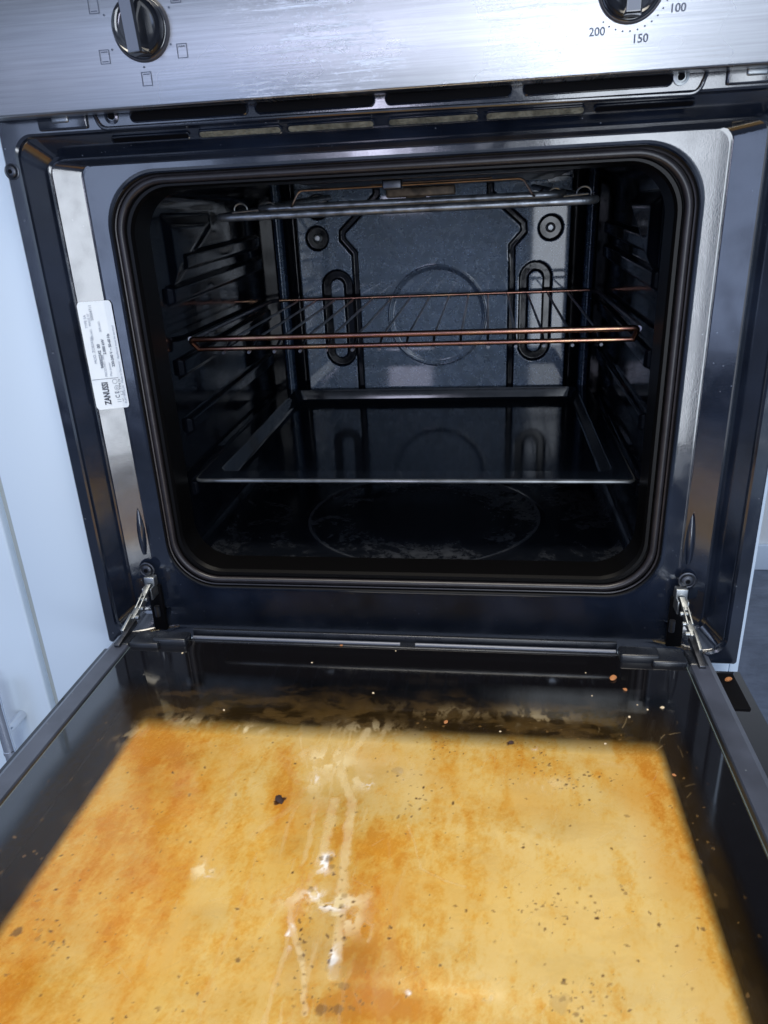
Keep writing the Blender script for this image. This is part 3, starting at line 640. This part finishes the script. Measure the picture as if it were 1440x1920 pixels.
for a in ((625, 1425, .030, .018, .62), (660, 1460, .022, .014, .5), (590, 1470, .016, .012, .45), (615, 1690, .026, .010, .85), (650, 1730, .014, .010, .7), (385, 1630, .008, .008, .7), (735, 1440, .02, .016, .35), (350, 1350, .02, .008, .35), (470, 1365, .014, .006, .6), (690, 1370, .03, .01, .4), (1030, 1470, .02, .008, .4),
          (1000, 1340, .030, .010, .35), (860, 1335, .05, .008, .22), (250, 1375, .010, .014, .3)):
    milk = np.maximum(milk, blob(*a))
milk *= (.12 + 1.6 * ss(.40, .60, fbm(X + wx, Y + wy, .0045, .009, 45, 6)))
for a in ((635, 1425, .042, .020, .42), (600, 1490, .020, .020, .30), (720, 1470, .022, .016, .30), (610, 1690, .030, .013, .45), (690, 1390, .03, .012, .3)):
    milk = np.maximum(milk, blob(*a) * (.35 + 1.3 * ss(.35, .65, fbm(X + wx, Y + wy, .009, .014, 47, 6))))
def trail(pts, w, amp, seed, jag=.0015):
    amp = min(.9, amp * 1.25); P_ = Gs(*pts); return amp * ss(w, w * .35, seg_d(X + wx * .35 + jag * (fine - .5) * 2, Y + wy * .35, P_)) * (.72 + .4 * fbm(X, Y, .006, .006, seed, 3))
milk = np.maximum(milk, trail([(690, 1370), (640, 1440), (660, 1500), (655, 1560), (645, 1640), (640, 1720), (632, 1800), (628, 1830)], .0046, .62, 51))
milk = np.maximum(milk, trail([(628, 1500), (618, 1550), (600, 1620)], .0050, .55, 52))
milk = np.maximum(milk, trail([(600, 1620), (575, 1660), (560, 1690)], .0030, .4, 53))
milk = np.maximum(milk, trail([(545, 1690), (548, 1740), (565, 1790), (575, 1850), (572, 1900)], .0026, .65, 54))
milk = np.maximum(milk, trail([(600, 1480), (520, 1530), (470, 1570)], .0040, .3, 55))
milk = np.maximum(milk, trail([(762, 1545), (778, 1590), (788, 1628), (830, 1648), (872, 1665)], .0010, .45, 56, .0004))
milk = np.maximum(milk, trail([(562, 1383), (570, 1410), (578, 1440)], .0007, .6, 57, .0002))
milk = np.maximum(milk, trail([(440, 1400), (425, 1520), (390, 1620)], .004, .22, 58))
milk = np.maximum(milk, trail([(660, 1715), (700, 1735), (690, 1765)], .0016, .5, 59))
white = np.zeros_like(X)                                       # chalky crust
for a in ((612, 1618, .006, .007, 1.0), (598, 1675, .006, .005, .9), (625, 1700, .010, .005, .8), (628, 1790, .003, .007, 1.0), (550, 1755, .0022, .008, .8), (745, 1452, .004, .004, .6), (690, 1465, .004, .005, .7), (595, 1460, .006, .005, .6), (1000, 1401, .003, .003, .8), (760, 1870, .003, .002, .8), (920, 1865, .003, .003, .8), (395, 1640, .003, .003, .6)):
    white = np.maximum(white, blob(*a))
white = np.clip(white * ss(.40, .62, fbm(X + wx, Y + wy, .0035, .0035, 61, 4)) * 1.3, 0, 1)
dark = np.zeros_like(X)
def fleck(px, py, r, a=1.0, el=1.0, an=0):
    global dark
    cx, cy = G(px, py); dx = X - cx; dy = Y - cy; c_, s_ = math.cos(an), math.sin(an); u_ = (c_ * dx + s_ * dy) / el; v_ = -s_ * dx + c_ * dy
    d_ = np.hypot(u_, v_) + (fine - .5) * r * 1.6; dark = np.maximum(dark, a * ss(r * 1.2, r * .7, d_))
for a in ((525, 1500, .0028, 1, 1.7, .5), (519, 1506, .0020, 1, 1.2, 0), (958, 1394, .0020, 1, 1.3, 0), (32, 1749, .0032, .8), (330, 1350, .0022, .7, 1.8, 0), (445, 1800, .0014, .8), (748, 1445, .0040, .45, 1, 1.4), (618, 1612, .0028, .7), (602, 1610, .0018, .7), (620, 1625, .002, .6), (583, 1668, .0016, .6), (645, 1760, .0014, .6),
          (644, 1680, .0020, .55, 1, 0), (640, 1700, .0014, .6), (560, 1770, .0014, .5), (565, 1795, .0018, .5), (572, 1850, .0018, .5), (645, 1850, .0022, .6), (605, 1890, .0032, .7), (632, 1890, .0028, .7), (650, 1849, .0026, .6), (70, 1760, .0016, .5, 1, 1), (75, 1745, .0016, .4), (1175, 1530, .0016, .6), (1050, 1885, .004, .35), (1060, 1870, .003, .3), (630, 1820, .005, .3, 1, 1.2), (1318, 1742, .0014, .8)):
    fleck(*a)
for k in range(420):
    px, py = RNG.uniform(-20, 1430), RNG.uniform(1345, 1920); sz = RNG.uniform(.0003, .0008); fleck(px, py, sz, RNG.uniform(.5, 1), RNG.uniform(1, 2), RNG.uniform(0, 3))
for (cx, cy, sx_, sy_, nn_) in ((1070, 1460, 45, 14, 60), (1040, 1700, 60, 25, 45), (1000, 1410, 50, 25, 30), (820, 1400, 30, 20, 25), (610, 1880, 40, 20, 30), (640, 1700, 14, 70, 35), (90, 1750, 25, 20, 14), (780, 1490, 40, 25, 30), (570, 1780, 8, 60, 25), (1090, 1870, 60, 20, 30)):
    for k in range(nn_): fleck(RNG.normal(cx, sx_), RNG.normal(cy, sy_), RNG.uniform(.0003, .0008), RNG.uniform(.5, 1), RNG.uniform(1, 2.2), RNG.uniform(0, 3))
# dirt envelope: the film covers the middle of the pane, clean (wiped) toward its edges
milk = np.maximum(milk, .55 * ss(.56, .70, fbm(X + wx * .6, Y, .0045, .07, 81, 6)) * np.exp(-((X + .015) / .05) ** 2) * ss(-.15, -.17, Y))
grime = ss(-.108, -.156, Y + .022 * (fbm(X, Y, .012, .02, 91, 4) - .5)) * ss(.195, .165, np.abs(X + .003)) * (.15 + 1.1 * ss(.38, .66, fbm(X + wx * 2, Y + wy, .020, .008, 95, 6)))
side_g = ss(.222, .188, X + .012 * (med - .5)) * ss(.175, .19, X) * ss(-.16, -.20, Y) * ss(.42, .6, fbm(X, Y, .010, .022, 99, 5))
grime = np.clip(np.maximum(grime * .75, side_g * .55), 0, 1)
lines = np.zeros_like(X)
for k in range(150):                                            # wiping scratches
    px, py = RNG.uniform(150, 1300), RNG.uniform(1350, 1900); cx, cy = G(px, py); an = RNG.normal(.9, .5) if RNG.random() < .7 else RNG.uniform(0, 3.14); L_ = RNG.uniform(.003, .014)
    i0, i1 = np.searchsorted(x_, cx - L_), np.searchsorted(x_, cx + L_); j0, j1 = np.searchsorted(y_, cy - L_), np.searchsorted(y_, cy + L_)
    if i1 - i0 < 2 or j1 - j0 < 2: continue
    sl = np.s_[i0:i1, j0:j1]; c_, s_ = math.cos(an) * L_ / 2, math.sin(an) * L_ / 2
    lines[sl] = np.maximum(lines[sl], RNG.uniform(.15, .5) * ss(.0006, .0001, seg_d(X[sl], Y[sl], [(cx - c_, cy - s_), (cx + s_ * .1, cy + c_ * .1), (cx + c_, cy + s_)])))
milk = np.maximum(milk, lines)
env = ss(.2220, .2050, np.abs(X + .004) + .006 * (med - .5)) * ss(-.112, -.148, Y + .020 * (med - .5))
glass = grid_mesh('inner_glass', Pt, [], door, ang=80)
me = glass.data
at = me.attributes.new('film', 'FLOAT_COLOR', 'POINT')
at.data.foreach_set('color', np.stack([np.clip(amber, 0, 1), np.clip(milk, 0, 1), np.clip(dark, 0, 1), np.clip(env, 0, 1)], -1).reshape(-1).astype(np.float32))
at3 = me.attributes.new('grime', 'FLOAT', 'POINT'); at3.data.foreach_set('value', grime.reshape(-1).astype(np.float32))
at2 = me.attributes.new('crust', 'FLOAT', 'POINT'); at2.data.foreach_set('value', white.reshape(-1).astype(np.float32))

M_in = bpy.data.materials.new('greasy_glass'); M_in.use_nodes = True; n, l = M_in.node_tree.nodes, M_in.node_tree.links; n.remove(n['Principled BSDF']); out = n['Material Output']
t = n.new('ShaderNodeTexCoord'); A = n.new('ShaderNodeAttribute'); A.attribute_name = 'film'; A2 = n.new('ShaderNodeAttribute'); A2.attribute_name = 'crust'
sc = n.new('ShaderNodeSeparateColor'); l.new(A.outputs['Color'], sc.inputs[0]); am, mk, dk = sc.outputs; ev = A.outputs['Alpha']
fn = mrange(noise((1, 1, 1), 520, 7, .85), .3, .7, -.34, .34)
def rot_noise(ang, sx_, sy_, scale, lo, hi, dist=.3):
    mp = n.new('ShaderNodeMapping'); mp.vector_type = 'TEXTURE'; mp.inputs['Rotation'].default_value = (0, 0, ang); mp.inputs['Scale'].default_value = (sx_, sy_, 1)
    l.new(t.outputs['Object'], mp.inputs[0]); q = n.new('ShaderNodeTexNoise'); q.inputs['Scale'].default_value = scale; q.inputs['Detail'].default_value = 7; q.inputs['Roughness'].default_value = .75; q.inputs['Distortion'].default_value = dist
    l.new(mp.outputs[0], q.inputs['Vector']); return mrange(q.outputs['Fac'], lo, hi)
sn = mth('ADD', mth('MULTIPLY', mth('SUBTRACT', rot_noise(-.25, 1, 4.5, 190, .35, .65, 1.0), .5), .40), mth('MULTIPLY', mth('SUBTRACT', rot_noise(.75, 9, 1, 420, .35, .65), .5), .26))
amb = mth('ADD', am, mth('ADD', fn, sn))
rc = n.new('ShaderNodeValToRGB'); l.new(amb, rc.inputs[0])       # what the film lets through
E_ = rc.color_ramp.elements; E_[0].position = 0.0; E_[0].color = (.96, .92, .84, 1); E_[1].position = 1.0; E_[1].color = (.81, .50, .15, 1)
x = E_.new(.30); x.color = (.94, .86, .68, 1); x = E_.new(.55); x.color = (.91, .74, .42, 1); x = E_.new(.78); x.color = (.88, .65, .31, 1)
tint = n.new('ShaderNodeMix'); tint.data_type = 'RGBA'; tint.inputs['A'].default_value = (.88, .88, .86, 1); l.new(rc.outputs[0], tint.inputs['B']); l.new(ev, tint.inputs['Factor'])
tr = n.new('ShaderNodeBsdfTransparent'); l.new(tint.outputs['Result'], tr.inputs['Color'])
# film that scatters: amber haze, milky smears, chalk crust, dark flecks
hc = n.new('ShaderNodeMix'); hc.data_type = 'RGBA'; hc.inputs['A'].default_value = (.40, .23, .07, 1); hc.inputs['B'].default_value = (.80, .68, .42, 1); l.new(mk, hc.inputs['Factor'])
hc2 = n.new('ShaderNodeMix'); hc2.data_type = 'RGBA'; l.new(hc.outputs['Result'], hc2.inputs['A']); hc2.inputs['B'].default_value = (.88, .86, .84, 1); l.new(A2.outputs['Fac'], hc2.inputs['Factor'])
hc3 = n.new('ShaderNodeMix'); hc3.data_type = 'RGBA'; l.new(hc2.outputs['Result'], hc3.inputs['A']); hc3.inputs['B'].default_value = (.045, .018, .012, 1); l.new(dk, hc3.inputs['Factor'])
df = n.new('ShaderNodeBsdfDiffuse'); l.new(hc3.outputs['Result'], df.inputs['Color'])
dust = mrange(noise((1, 1, 1), 330, 5, .8), .66, .74, 0, .10)
opa = mth('ADD', mth('MULTIPLY', ev, mth('ADD', .035, mth('MULTIPLY', mk, .55))), mth('MULTIPLY', mth('SUBTRACT', 1.0, ev), mth('MULTIPLY', mk, .18)))
scr = mth('MULTIPLY', mth('MULTIPLY', rot_noise(.85, 16, 1, 300, .62, .70, .1), rot_noise(0, 1, 1, 30, .50, .62)), ev); opa = mth('MAXIMUM', opa, mth('MULTIPLY', scr, .35)); opa = mth('MAXIMUM', opa, mth('MULTIPLY', A2.outputs['Fac'], .9)); opa = mth('MAXIMUM', opa, mth('MULTIPLY', dk, mth('ADD', .25, mth('MULTIPLY', ev, .7)))); opa = mth('MAXIMUM', opa, dust)
A3 = n.new('ShaderNodeAttribute'); A3.attribute_name = 'grime'; opa = mth('MAXIMUM', opa, mth('MULTIPLY', A3.outputs['Fac'], .15)); opa = mth('MINIMUM', opa, 1.0)
ms0 = n.new('ShaderNodeMixShader'); l.new(opa, ms0.inputs[0]); l.new(tr.outputs[0], ms0.inputs[1]); l.new(df.outputs[0], ms0.inputs[2])
# black band added round the inner pane's rim so the door interior stays dark
so = n.new('ShaderNodeSeparateXYZ'); l.new(t.outputs['Object'], so.inputs[0])
pr_ = mth('MAXIMUM', mrange(so.outputs['Y'], -.114, -.100), mrange(mth('ABSOLUTE', so.outputs['X']), .2080, .2160))
bk_ = n.new('ShaderNodeBsdfDiffuse'); bk_.inputs['Color'].default_value = (.005, .0048, .006, 1)
ms = n.new('ShaderNodeMixShader'); l.new(mth('MULTIPLY', pr_, mth('SUBTRACT', 1.0, mth('MINIMUM', mth('MULTIPLY', opa, 1.2), .9))), ms.inputs[0]); l.new(ms0.outputs[0], ms.inputs[1]); l.new(bk_.outputs[0], ms.inputs[2])
gl = n.new('ShaderNodeBsdfGlossy'); gl.inputs['Color'].default_value = (1, 1, 1, 1)
l.new(mth('ADD', .045, mth('MULTIPLY', ev, mrange(noise((1, 1, 1), 40, 6), .35, .7, .03, .22))), gl.inputs['Roughness'])
fr = n.new('ShaderNodeFresnel'); fr.inputs['IOR'].default_value = 1.65
ms2 = n.new('ShaderNodeMixShader'); l.new(mth('MINIMUM', mth('MULTIPLY', fr.outputs[0], mth('SUBTRACT', 1.75, mth('MULTIPLY', ev, 1.1))), 1.0), ms2.inputs[0]); l.new(ms.outputs[0], ms2.inputs[1]); l.new(gl.outputs[0], ms2.inputs[2])
l.new(ms2.outputs[0], out.inputs['Surface']); glass.data.materials.append(M_in)
# pane edge (thin bright line)
M_edge = pmat('glass_edge', (.10, .13, .135), .2, 0, .8)
eg = MB()
for q in ((-.2341, -.2336, -.456, -.0555), (.2336, .2341, -.456, -.0555)): eg.box(q[0], q[1], q[2], q[3], .0375, .0421)
eg.box(-.2341, .2341, -.0557, -.0552, .0375, .0421); eg.build('glass_edge', M_edge, door, smooth=False)

# rails, corner pieces, vent channel
for s_ in (-1, 1):
    pr = [(.2372, .001), (.2372, .0405), (.2380, .0418), (.2515, .0418), (.2560, .0388), (.2566, .0370), (.2566, .001)]
    mb = MB(); v = [(s_ * a, y, z) for y in (-.466, -.0480) for a, z in pr]; k = len(pr)
    f = [(i, (i + 1) % k, k + (i + 1) % k, k + i) for i in range(k)] + [tuple(range(k))[::-1], tuple(range(k, 2 * k))]
    if s_ > 0: f = [q[::-1] for q in f]
    mb.add(v, f); mb.build('side_rail', M_rail, door, ang=25)
    mb = MB(); mb.box(min(s_ * .2372, s_ * .2342), max(s_ * .2372, s_ * .2342), -.466, -.06, .001, .030); mb.build('rail_gap', M_hole, door, smooth=False)
    a, b_ = sorted((s_ * .1835, s_ * .2140)); MB().box(a, b_, -.0655, -.0510, .0400, .0490, .0020).build('corner_cap', M_blk, door)
    a, b_ = sorted((s_ * .2080, s_ * .2345)); MB().box(a, b_, -.0690, -.0480, .0380, .0462, .0015).build('corner_cap', M_blk, door)
    a, b_ = sorted((s_ * .2370, s_ * .2520)); MB().box(a, b_, -.0660, -.0440, .030, .0428, .002).build('rail_end', M_blk, door)
    a, b_ = sorted((s_ * .2700, s_ * .2895)); MB().box(a, b_, -.0640, -.0145, -.001, .0012, .0008).build('outer_slot', M_hole, door)
mb = MB().box(-.1835, .1835, -.0560, -.0445, .0300, .0425, .0008).box(-.1835, .1835, -.0480, -.0445, .042, .0490, .0008)
ch_ = mb.build('vent_channel', M_blk, door)
for a, b_ in ((-.182, .0035), (.0165, .182)):
    MB().tube([(a, -.0515, .0430), (b_, -.0515, .0430)], .0017, 10).build('channel_bead', pmat('aluminium_bead', (.10, .11, .14), .4, .2), ch_)
MB().box(-.23, .23, -.4310, -.458, .001, .0418, .001).build('top_rail', M_rail, door)

# ------------------------------------------------------------ wire rack
rack = empty('wire_rack', (0, .26, .275)); tag(rack, 'heat-tinted wire shelf on the middle ledge of the oven', 'oven rack')
def to_parent(o, p): o.data.transform(Matrix.Translation(-Vector(p.location))); return o
zr = .2800
fr_ = fillet([(-.2035, .108, .2697), (-.2090, .100, .2805), (.2075, .100, .2812), (.2050, .108, .2700)], .005, 5)
to_parent(MB().tube(fr_, .0027, 14).build('front_rod', M_rack, rack), rack)
to_parent(MB().tube([(-.2045, .107, .2700), (.2060, .107, .2703)], .0023, 14).build('cross_rod', M_rack, rack), rack)
to_parent(MB().tube([(-.2025, .410, .2812), (.2045, .410, .2822)], .0022, 14).build('rear_rod', M_rack, rack), rack)
for s_ in (-1, 1):
    to_parent(MB().tube(fillet([(s_ * .2045, .410, .2815), (s_ * .2125, .395, .2815), (s_ * .2125, .120, .279), (s_ * .2080, .101, .2805)], .012, 6), .0026, 12).build('side_rod', M_wire, rack), rack)
for k in range(15):
    x = -.1775 + k * .0253
    to_parent(MB().tube(fillet([(x + .0005, .1035, .2668), (x, .1075, .2675), (x, .130, .2750), (x, .408, .2795)], .008, 5), .0013, 8).build('rack_wire', M_wire, rack), rack)
    to_parent(MB().tube([(x, .1020, .2668), (x, .1035, .2668)], 
        .0015, 10).build('wire_end', M_dsteel, rack), rack)

# ------------------------------------------------------------ baking tray
tray = empty('baking_tray', (0, .24, .15)); tag(tray, 'black enamel baking tray on the lowest ledge, below the wire shelf', 'baking tray')
def plan(hx, y0, y1, r, z): return [(x, y, z) for x, y in rrect(hx, y0, y1, r, 8)]
lps = [(.2090, .0675, .4190, .006, -.0035), (.2098, .0668, .4196, .006, -.001), (.2088, .0680, .4186, .006, .0006), (.1935, .0900, .4130, .010, .0), (.1925, .0910, .4125, .010, -.0012), (.1885, .0955, .4100, .012, -.0125), (.1862, .0980, .4080, .012, -.0145)]
v = []; f = []
for a in lps: v += plan(*a)
N = len(v) // len(lps)
for i in range(len(lps) - 1):
    for k in range(N): f.append((i * N + k, i * N + (k + 1) % N, (i + 1) * N + (k + 1) % N, (i + 1) * N + k))
f.append(tuple((len(lps) - 1) * N + k for k in range(N)))
mb = MB(); T = Matrix.Translation((0, .0675, .1500)) @ Matrix.Rotation(math.radians(1.3), 4, 'X') @ Matrix.Translation((0, -.0675, 0))
mb.add([T @ Vector(p) for p in v], f); to_parent(mb.build('tray_pan', M_tray, tray, ang=30), tray)
e_ = [T @ Vector(p) for p in plan(.2092, .0672, .4192, .006, -.0018)]
to_parent(MB().tube(e_, .0019, 10, closed=True).build('rolled_rim', pmat('edge_light_rim', (.10, .11, .12), .25, .3, .8, .3, var=(60, .5)), tray), tray)  # rim coloured paler to stand in for light caught along the edge

# ------------------------------------------------------------ crumbs lying on the door
M_cr = [pmat('toasted_crumb', (.42, .17, .06), .8, bump=(900, .8, .001)), pmat('pale_crumb', (.62, .50, .34), .8), pmat('burnt_crumb', (.03, .012, .01), .8)]
def crumb(px, py, r, m, lab, grp=None, z=.042, el=1.3):
    d = Rm @ np.array([(px - 720) / 1372.5, -(py - 960) / 1372.5, -1.0]); t_ = (z - C0[2]) / d[2]; p_ = C0 + t_ * d
    import bmesh
    bm = bmesh.new(); bmesh.ops.create_icosphere(bm, subdivisions=2, radius=1)
    an = random.uniform(0, 3)
    for w in bm.verts:
        k = 1 + .35 * (random.random() - .5); c = Vector((w.co.x * r * el * k, w.co.y * r * k, w.co.z * r * .6 * k)); c.rotate(Euler((0, 0, an))); w.co = c
    me = bpy.data.meshes.new('food_crumb'); bm.to_mesh(me); bm.free(); o = link('food_crumb', me, m, None); o.location = (p_[0], p_[1], z + r * .45)
    tag(o, lab, 'crumb', grp)
crumb(1150, 1273, .0026, M_cr[0], 'largest orange crumb near the right rear corner of the door glass', el=1.5)
crumb(1172, 1294, .0014, M_cr[0], 'small orange crumb just in front of the largest one')
crumb(836, 1355, .0014, M_cr[0], 'orange crumb on the rear edge of the brown stain')
crumb(1242, 1328, .0013, M_cr[1], 'pale crumb on black glass near the right rail')
crumb(1264, 1454, .0010, M_cr[0], 'tiny orange crumb beside the right edge of the brown stain')
crumb(1366, 1275, .0022, M_cr[0], 'orange crumb in the dark slot outside the right door rail', z=.0015, el=1.8)
crumb(958, 1393, .0015, M_cr[2], 'black burnt crumb near the rear edge of the stain')
crumb(524, 1501, .0024, M_cr[2], 'largest burnt crumb, elongated, left of the stain centre', el=1.7)
crumb(640, 1211, .0011, M_cr[0], 'tiny orange crumb beside the vent channel')
LB = {(342, 1225): 'pale speck just in front of the left corner cap of the door', (585, 1243): 'pale speck by the vent channel, left of the door centre', (1195, 1322): 'left one of the two close pale specks behind the stain at right',
      (1214, 1331): 'right one of the two close pale specks behind the stain at right', (1110, 1305): 'pale speck in front and left of the largest orange crumb', (1180, 1345): 'pale speck nearest the right rear corner of the stain',
      (938, 1372): 'pale speck on the rear edge of the stain beside the black crumb', (742, 1221): 'pale speck touching the vent channel near the door centre', (1098, 1262): 'pale speck directly left of the largest orange crumb',
      (700, 1300): 'pale speck alone in the middle of the dark glass strip', (420, 1332): 'pale speck behind the left rear corner of the stain', (1135, 1395): 'pale speck on the stain edge, left of its right rear corner'}
for q in ((342, 1225), (585, 1243), (1195, 1322), (1214, 1331), (1110, 1305), (1180, 1345), (938, 1372), (742, 1221), (1098, 1262), (700, 1300), (420, 1332), (1135, 1395)):
    crumb(q[0], q[1], random.uniform(.0005, .0009), M_cr[1], LB[q], 'pale crumb specks on the dark glass')
